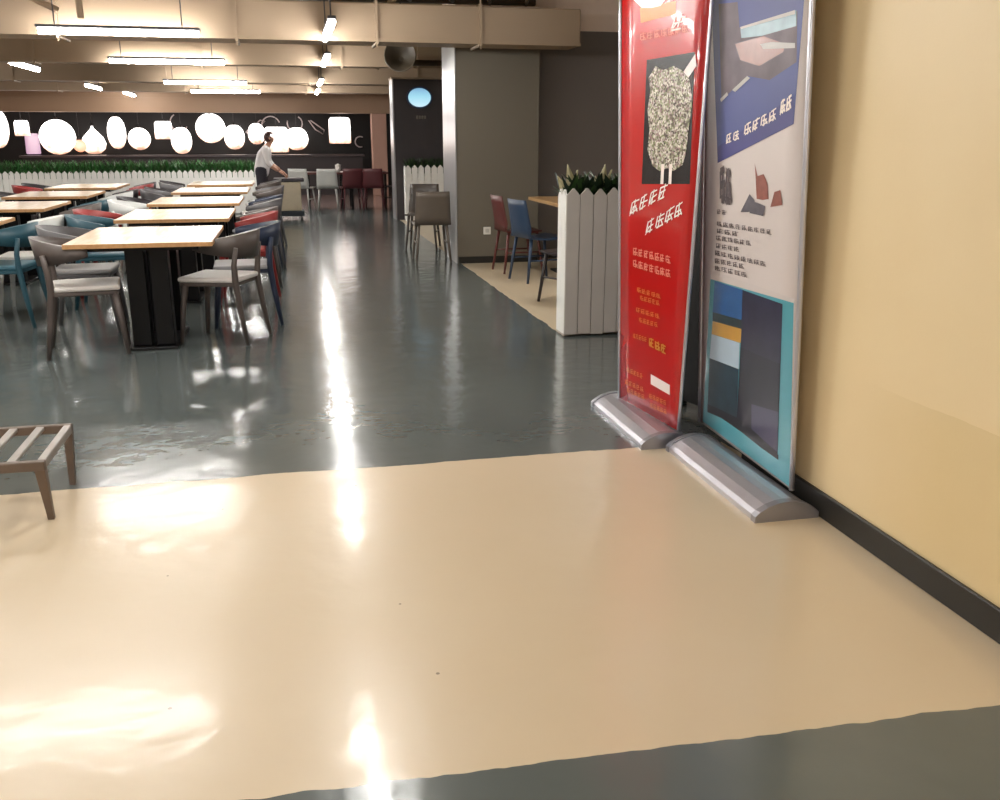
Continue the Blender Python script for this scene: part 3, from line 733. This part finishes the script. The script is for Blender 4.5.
# ================================================================== RECESS FURNITURE
rt = empty('square_table', (2.95, 9.45, 0), label='small wooden table in the recess behind the near fence', cat='table')
obj('tabletop', lambda b: bx(b, -.4, .4, -.6, .6, .75, .785, .005), wood('recess_top', (176, 138, 92), (198, 160, 112), .3), rt)
for s in (-1, 1):
    obj('pedestal_post', lambda b: bx(b, -.06, .06, s*.3-.06, s*.3+.06, .02, .75, .005), blackm, rt)
obj('base_plate', lambda b: bx(b, -.18, .18, -.45, .45, 0, .02, .004), blackm, rt)
def make_slim_chair(name, frame_m, shell_m):
    t = empty(name, (0, 0, 0))
    def shell(b):
        n, mrows = 8, 10
        rows = []
        for j in range(mrows+1):
            tt = j/mrows
            if tt < .5: x = .2-.4*(tt/.5); z = .455-.02*math.sin(math.pi*tt/.5)
            else: q = (tt-.5)/.5; x = -.2-.07*q; z = .455+.36*q
            hw = .21 if tt < .5 else .21-.02*((tt-.5)/.5)
            curve = .03 if tt > .5 else .0
            rows.append([(x+curve*abs(2*i/n-1)**2, (2*i/n-1)*hw, z) for i in range(n+1)])
        up = [[b.verts.new(p) for p in r] for r in rows]
        dn = [[b.verts.new((p[0]-(.014 if j > mrows*.5 else 0), p[1], p[2]-(.016 if j <= mrows*.5 else 0))) for p in r] for j, r in enumerate(rows)]
        for g_ in (up, dn):
            for j in range(mrows):
                for i in range(n): b.faces.new((g_[j][i], g_[j][i+1], g_[j+1][i+1], g_[j+1][i])).smooth = True
        for j in range(mrows):
            b.faces.new((up[j][0], up[j+1][0], dn[j+1][0], dn[j][0])); b.faces.new((up[j][n], up[j+1][n], dn[j+1][n], dn[j][n]))
        for i in range(n):
            b.faces.new((up[0][i], up[0][i+1], dn[0][i+1], dn[0][i])); b.faces.new((up[mrows][i], up[mrows][i+1], dn[mrows][i+1], dn[mrows][i]))
    obj('shell', shell, shell_m, t)
    for sx in (1, -1):
        for sy in (1, -1):
            obj('leg', lambda b: tube(b, [(sx*.22, sy*.2, 0), (sx*.16, sy*.16, .435)], [.013, .018], 8), frame_m, t)
    for sy in (1, -1): obj('stretcher', lambda b: tube(b, [(.19, sy*.18, .22), (-.19, sy*.18, .22)], .009, 6), frame_m, t)
    return t
slim, slimm = {}, {'dark red': (92, 44, 40), 'blue': (38, 58, 84), 'maroon': (84, 38, 42), 'black': (40, 34, 36), 'pale metal': (182, 182, 178), 'taupe': (98, 88, 78), 'dark taupe': (72, 64, 58)}
def slim_chair(kind, x, y, deg, label, grp):
    if kind not in slim:
        m = mat('slim_'+kind.replace(' ', '_'), slimm[kind], .42, vary=.1)
        o = slim[kind] = make_slim_chair('side_chair', m, m)
    else: o = copy_tree(slim[kind])
    o.location = (x, y, 0); o.rotation_euler = (0, 0, math.radians(deg)); tag(o, label, 'chair', grp); return o
G = 'slim chairs in the recess'
slim_chair('dark red', 2.40, 9.9, 6, 'dark red chair at the far side of the recess table', G)
slim_chair('blue', 2.44, 9.2, 14, 'blue chair at the recess table, back to the aisle', G)
slim_chair('black', 2.4, 7.85, 120, 'black chair half hidden behind the near picket panel', G)
slim_chair('taupe', 1.61, 10.95, 88, 'taupe chair standing alone by the metal edge of the pier', 'chairs by the grey pier')
slim_chair('dark taupe', 1.7, 12.3, 255, 'dark taupe chair just behind the lone taupe chair', 'chairs by the grey pier')
po = empty('wall_socket', (2.216, 10.65, .37), label='white socket plate low on the grey pier', cat='socket')
obj('plate', lambda b: bx(b, -.043, .043, -.012, 0, -.043, .043, .004), mat('white_plastic', (220, 216, 206), .4), po)
obj('socket_face', lambda b: bx(b, -.022, .022, -.016, -.012, -.022, .022, .002), mat('socket_face', (190, 186, 176), .4), po)

# ================================================================== FAR STALL (dark bar area)
dark_wood = wood('dark_red_wood', (70, 34, 32), (92, 46, 42), .3)
def bar_table(x, y, label):
    t = empty('bar_table', (x, y, 0), label=label, cat='table')
    obj('tabletop', lambda b: bx(b, -.4, .4, -.35, .35, .69, .73, .005), dark_wood, t)
    for sx in (-1, 1):
        for sy in (-1, 1): obj('leg', lambda b: bx(b, sx*.34-.025, sx*.34+.025, sy*.29-.025, sy*.29+.025, 0, .69, .004), blackm, t)
    return t
bar_table(.75, 19.95, 'left dark red table before the black mural'); bar_table(1.62, 19.95, 'right dark red table before the black mural')
G2 = 'chairs at the dark red tables'
slim_chair('pale metal', .28, 19.55, 70, 'pale metal chair at the left end of the dark red tables', G2)
slim_chair('pale metal', .78, 19.4, 85, 'second pale metal chair, before the left dark red table', G2)
slim_chair('maroon', 1.25, 19.4, 95, 'maroon chair between the two dark red tables', G2)
slim_chair('maroon', 1.7, 19.35, 80, 'maroon chair before the right dark red table', G2)
slim_chair('black', 2.2, 19.7, 150, 'black chair at the right end of the dark red tables', G2)
cup = empty('napkin_cup', (1.02, 19.85, .73), label='small white cup on the dark red tables', cat='cup')
obj('body', lambda b: lathe(b, [(.035, 0), (.05, .02), (.055, .13), (.05, .13), (.045, .03)], n=14), mat('white_cup', (222, 218, 212), .4), cup)
obj('lid', lambda b: lathe(b, [(.057, .13), (.057, .142), (.02, .155), (.02, .165)], n=14), MATS['white_cup'], cup)
# counter along the mural
ct = empty('bar_counter', (-.2, 24.9, 0), label='long dark counter in front of the black mural', cat='counter')
obj('body', lambda b: bx(b, -5.9, 2.1, -.25, .25, 0, .95), mat('dark_counter', (46, 38, 40), .5), ct)
obj('worktop', lambda b: bx(b, -5.95, 2.15, -.32, .3, .95, 1.0, .006), mat('counter_top', (70, 62, 64), .3), ct)

# glowing shades hanging in front of the mural
def shade_material():
    m, nt, b, N, L = nodes('glowing_shade')
    tc = N('ShaderNodeTexCoord'); s_ = N('ShaderNodeSeparateXYZ'); L(tc.outputs['Generated'], s_.inputs[0])
    no = N('ShaderNodeTexNoise'); no.inputs['Scale'].default_value = 5; no.inputs['Detail'].default_value = 3; L(tc.outputs['Object'], no.inputs['Vector'])
    v = math_node(N, L, 'ADD', s_.outputs[2], math_node(N, L, 'MULTIPLY', math_node(N, L, 'SUBTRACT', no.outputs['Fac'], .5), .9))
    r = N('ShaderNodeValToRGB'); e = r.color_ramp.elements; L(v, r.inputs[0])
    e[0].position = .0; e[0].color = (.16, .08, .05, 1); e[1].position = .55; e[1].color = (1, .95, .92, 1)
    q = e.new(.22); q.color = (.55, .36, .27, 1)
    L(r.outputs[0], b.inputs['Emission Color']); b.inputs['Emission Strength'].default_value = GLOW
    b.inputs['Base Color'].default_value = (.8, .78, .75, 1); return m
glow = shade_material()
glow_w = emit('warm_glowing_shade', (230, 140, 90), .6)
glow_p = emit('lilac_glowing_shade', (200, 150, 190), .3)
cord_m = mat('lamp_cord', (40, 34, 34), .5)
def prof_ball(r, sq=1.): return [(r*math.sin(math.pi*k/10), -r*sq*math.cos(math.pi*k/10)) for k in range(11)]
def prof_onion(r): return [(.02, -r*.95), (r*.5, -r*.9), (r*.9, -r*.55), (r, -.1*r), (r*.82, r*.4), (r*.4, r*.85), (r*.12, r*1.15), (.012, r*1.4)]
def prof_drum(r, h): return [(r*.9, -h/2), (r, -h/2+.02), (r*.95, h/2-.05), (r*.8, h/2), (.05, h/2)]
def prof_oval(r, h): return [(r*math.sin(math.pi*k/10)**.8 if 0 < k < 10 else 0, -h/2*math.cos(math.pi*k/10)) for k in range(11)]
def pendant(x, z, prof, m, label, disk=False, cnt=[0]):
    y = (24.35, 25.5, 26.2)[cnt[0] % 3]; cnt[0] += 1
    k_ = y/24.6; x *= k_; z = 1.4+(z-1.4)*k_
    t = empty('pendant_lamp', (x, y, z), label=label, cat='lamp', group='glowing lamps before the black mural')
    if disk:
        def fn(b):
            prism(b, [(disk*math.cos(2*math.pi*k/32), -.04, disk*math.sin(2*math.pi*k/32)) for k in range(32)], (0, .08, 0))
        obj('shade', fn, m, t); top = disk
    else:
        obj('shade', lambda b: lathe(b, prof, n=18), m, t); top = prof[-1][1]
    obj('cord', lambda b: tube(b, [(0, 0, top-.01), (0, 0, 3.15-z)], .008, 6), cord_m, t)
    obj('cap', lambda b: lathe(b, [(.05, top-.02), (.045, top+.03), (.015, top+.05)], n=12), cord_m, t)
    return t
S = 24.6/26.
pendant(-6.95*S, 1.62, prof_oval(.28, .9), glow, 'tall glowing lamp at the left edge of the mural')
pendant(-6.35*S, 1.62, prof_drum(.17, .36), glow, 'small bright drum lamp above the lilac box lamp')
pendant(-6.15*S, 1.27, prof_drum(.17, .5), glow_p, 'dim lilac box lamp near the left end of the mural')
pendant(-5.55*S, 1.42, prof_ball(.40), glow, 'largest round glowing lamp at the left of the mural')
pendant(-5.05*S, 1.22, prof_ball(.15), glow_w, 'small orange glowing lamp between round and onion lamps')
pendant(-4.72*S, 1.30, prof_onion(.30), glow, 'onion shaped glowing lamp with a pointed tip')
pendant(-4.15*S, 1.52, prof_oval(.21, .74), glow, 'tall oval glowing lamp right of the onion lamp')
pendant(-3.62*S, 1.38, prof_ball(.27), glow, 'round glowing lamp right of the tall oval lamp')
pendant(-3.02*S, 1.58, prof_drum(.22, .44), glow, 'drum shaped glowing lamp left of the flat disc lamp')
pendant(-2.60*S, 1.34, prof_oval(.24, .62), glow, 'low oval glowing lamp left of the flat disc lamp')
pendant(-1.86*S, 1.63, None, glow, 'flat round disc lamp glowing in the middle of the mural', disk=.36)
pendant(-1.28*S, 1.42, prof_oval(.26, .62), glow, 'oval glowing lamp right of the flat disc lamp')
pendant(-.72*S, 1.50, prof_oval(.2, .5), glow, 'small glowing lamp just left of the person')
pendant(-.22*S, 1.36, prof_drum(.30, .62), glow, 'large drum lamp glowing beside the person')
pendant(.30*S, 1.38, prof_oval(.30, .58), glow, 'oval glowing lamp right of the person')
pendant(1.43*S, 1.58, prof_drum(.27, .62), glow, 'lone drum lamp glowing over the dark red tables')
# chalk-like line drawings on the mural
chalk = mat('chalk_line', (200, 186, 186), .6)
def chalk_line(pts, label):
    tag(obj('mural_line_drawing', lambda b: tube(b, [(p[0], 26.785, p[1]) for p in pts], .018, 6), chalk), label, 'wall drawing', 'pale line drawings on the black mural')
def arc(cx, cz, r, a0, a1, n=12, sq=1.): return [(cx+r*math.cos(math.radians(a0+(a1-a0)*k/n)), cz+r*sq*math.sin(math.radians(a0+(a1-a0)*k/n))) for k in range(n+1)]
chalk_line([(-1.02, 1.55), (-.62, 1.86), (-.5, 1.84), (-.88, 1.5), (-1.02, 1.55)], 'pale outline of a slanting spoon on the mural')
chalk_line(arc(-.35, 1.72, .24, 20, 190), 'pale arc drawn above the head of the person')
chalk_line(arc(.28, 1.78, .2, -200, 60), 'pale looped curve drawn above the oval lamp')
chalk_line([(.65, 1.86), (.82, 1.62), (1.02, 1.5), (1.06, 1.6), (.9, 1.72), (.7, 1.86)], 'pale slanting bottle outline left of the lone drum lamp')
chalk_line(arc(2.02, 1.3, .14, 60, 290), 'small pale crescent near the pink pillar')
chalk_line(arc(-2.7, 1.8, .22, 120, 330), 'pale curve beside the flat disc lamp')

# horn speaker on top of the sign wall
hs = empty('horn_speaker', (1.53, 12.6, 2.3), label='dark round horn speaker hanging above the charcoal sign wall', cat='speaker')
o = obj('horn', lambda b: lathe(b, [(.05, -.02), (.07, .06), (.12, .16), (.20, .24), (.205, .25), (.19, .245), (.10, .15), (.03, .08)], n=20), mat('horn_grey', (84, 76, 64), .5), hs)
o.rotation_euler = (math.radians(80), 0, math.radians(-12)); o.location = (0, .1, .06)
obj('driver', lambda b: box(b, (0, .16, .04), (.14, .16, .14), None, .02, 2), mat('driver_black', (36, 32, 30), .5), hs)
obj('bracket', lambda b: tube(b, [(0, .12, .1), (0, .12, .85)], .014, 6), cord_m, hs)

# ================================================================== SERVING CART and PERSON
sc_ = empty('serving_cart', (.02, 17.3, 0), label='cream serving cart with a dark top beside the person', cat='cart')
obj('cabinet', lambda b: bx(b, -.2, .2, -.2, .2, .16, .66, .012), mat('cream_cart', (206, 192, 166), .5), sc_)
obj('cart_top', lambda b: bx(b, -.26, .26, -.23, .23, .66, .72, .01), mat('cart_top_dark', (46, 40, 48), .4), sc_)
obj('cart_base', lambda b: bx(b, -.24, .24, -.22, .22, .07, .16, .008), mat('cart_base_dark', (44, 52, 58), .5), sc_)
for sx in (-1, 1):
    for sy in (-1, 1):
        obj('wheel', lambda b: tube(b, [(sx*.19-.015, sy*.17, .035), (sx*.19+.015, sy*.17, .035)], .035, 12), blackm, sc_)

def skin_body(name, verts, edges, radii, root, m, parent=None, lvl=2):
    me = bpy.data.meshes.new(name); me.from_pydata(verts, edges, []); o = link(name, me, parent)
    sk = o.modifiers.new('skin', 'SKIN'); sk.use_smooth_shade = True
    for i, r in enumerate(radii):
        d = me.skin_vertices[0].data[i]; d.radius = (r, r) if not isinstance(r, tuple) else r; d.use_root = i == root
    sb = o.modifiers.new('sub', 'SUBSURF'); sb.levels = lvl; sb.render_levels = lvl
    dg = bpy.context.evaluated_depsgraph_get(); ev = o.evaluated_get(dg); nm = bpy.data.meshes.new_from_object(ev)
    o.modifiers.clear(); o.data = nm; nm.name = name; nm.materials.clear(); nm.materials.append(m)
    for p in nm.polygons: p.use_smooth = True
    return o
skin_c = mat('skin', (196, 148, 124), .5, vary=.05); shirt = mat('white_shirt', (226, 222, 222), .7, vary=.05)
trouser = mat('dark_trousers', (40, 38, 48), .7, vary=.1); hair_m = mat('brown_black_hair', (64, 34, 32), .5, vary=.2)
shoe_m = mat('dark_shoe', (30, 28, 30), .5)
pe = empty('person', (-.42, 17.18, 0), label='person in a white shirt and dark trousers leaning over a serving cart', cat='person')
# the figure faces +x, bent a little forward; about 1.5 m to the crown in this pose
vs = [(-.02, 0, .82), (.0, 0, .95), (.05, 0, 1.1), (.09, 0, 1.21), (.13, 0, 1.28), (.155, 0, 1.33),          # 0 pelvis .. 5 head base
      (.165, 0, 1.37), (.17, 0, 1.44),                                                                            # 6, 7 head
      (-.02, .085, .79), (.02, .09, .45), (-.04, .095, .09), (.09, .1, .035),                                      # 8-11 left leg
      (-.02, -.085, .79), (-.03, -.09, .45), (-.1, -.095, .09), (.03, -.1, .035),                                  # 12-15 right leg
      (.08, .15, 1.2), (.13, .2, .98), (.3, .15, .86),                                                             # 16-18 left arm
      (.08, -.15, 1.2), (.1, -.21, .97), (.28, -.16, .85)]                                                         # 19-21 right arm
es = [(0, 1), (1, 2), (2, 3), (3, 4), (4, 5), (5, 6), (6, 7), (0, 8), (8, 9), (9, 10), (10, 11), (0, 12), (12, 13), (13, 14), (14, 15),
      (3, 16), (16, 17), (17, 18), (3, 19), (19, 20), (20, 21)]
rd = [.09, .08, .09, .085, .052, .05, .078, .07, .085, .06, .042, .035, .085, .06, .042, .035, .055, .042, .03, .055, .042, .03]
body = skin_body('body', vs, es, rd, 0, skin_c, pe)
# clothing grown a little outside the body
sv = [(-.03, 0, .72), (.0, 0, .92)]+vs[2:4]+[vs[16], vs[17], vs[19], vs[20], (.125, 0, 1.26), (.2, .178, .925), (.18, -.188, .915)]
skin_body('shirt', sv, [(0, 1), (1, 2), (2, 3), (3, 4), (4, 5), (3, 6), (6, 7), (3, 8), (5, 9), (7, 10)],
          [.15, .135, .145, .125, .068, .054, .068, .054, .062, .048, .048], 0, shirt, pe)
tv = [vs[0], vs[8], vs[9], vs[10], vs[12], vs[13], vs[14], (.0, 0, .95)]
skin_body('trousers', tv, [(0, 1), (1, 2), (2, 3), (0, 4), (4, 5), (5, 6), (0, 7)], [.13, .1, .075, .06, .1, .075, .06, .135], 0, trouser, pe)
for a, b_ in ((10, 11), (14, 15)):
    p, q = Vector(vs[a]), Vector(vs[b_])
    obj('shoe', lambda b: tube(b, [(p.x-.06, p.y, .04), (p.x, p.y, .05), (q.x, q.y, .04), (q.x+.06, q.y, .03)], [.038, .05, .045, .028], 10, .85), shoe_m, pe)
def hair(b):
    bmesh.ops.create_icosphere(b, subdivisions=3, radius=1)
    for v in b.verts:
        c = v.co.copy(); v.co = Vector((c.x*.098, c.y*.086, c.z*.098))
    kill = [v for v in b.verts if v.co.x > .035 and v.co.z < .03]
    bmesh.ops.delete(b, geom=kill, context='VERTS')
    for f in b.faces: f.smooth = True
o = obj('hair', hair, hair_m, pe); o.location = (.155, 0, 1.415)
obj('nose', lambda b: tube(b, [(.235, 0, 1.415), (.262, 0, 1.385), (.235, 0, 1.375)], [.008, .014, .008], 8), skin_c, pe)
for s in (-1, 1):
    obj('ear', lambda b: tube(b, [(.165, s*.078, 1.37), (.155, s*.09, 1.40), (.165, s*.08, 1.425)], [.008, .014, .008], 8, .7), skin_c, pe)
    obj('eye', lambda b: lathe(b, [(.0, -.007), (.006, -.004), (.008, 0), (.006, .004), (.0, .007)], (.236, s*.028, 1.408), 8), mat('eye_dark', (28, 22, 22), .3), pe)
obj('mouth', lambda b: tube(b, [(.232, -.02, 1.352), (.238, 0, 1.35), (.232, .02, 1.352)], .005, 6), mat('lip', (160, 92, 84), .5), pe)
for s, wv in ((1, 18), (-1, 21)):
    W_ = Vector(vs[wv]); 
    def hand(b):
        tube(b, [W_, W_+V3(.04, 0, -.03), W_+V3(.08, 0, -.06)], [.026, .034, .03], 8, .55)
        for k, (dy, l) in enumerate(((-.026, .05), (-.009, .062), (.009, .06), (.026, .046))):
            q = W_+V3(.075, dy, -.056)
            tube(b, [q, q+V3(l*.6, 0, -.028), q+V3(l*.95, 0, -.07)], [.0095, .009, .007], 6)
        q = W_+V3(.03, -s*.026, -.02)
        tube(b, [q, q+V3(.03, -s*.02, -.02), q+V3(.055, -s*.022, -.045)], [.011, .01, .008], 6)
    obj('hand', hand, skin_c, pe)
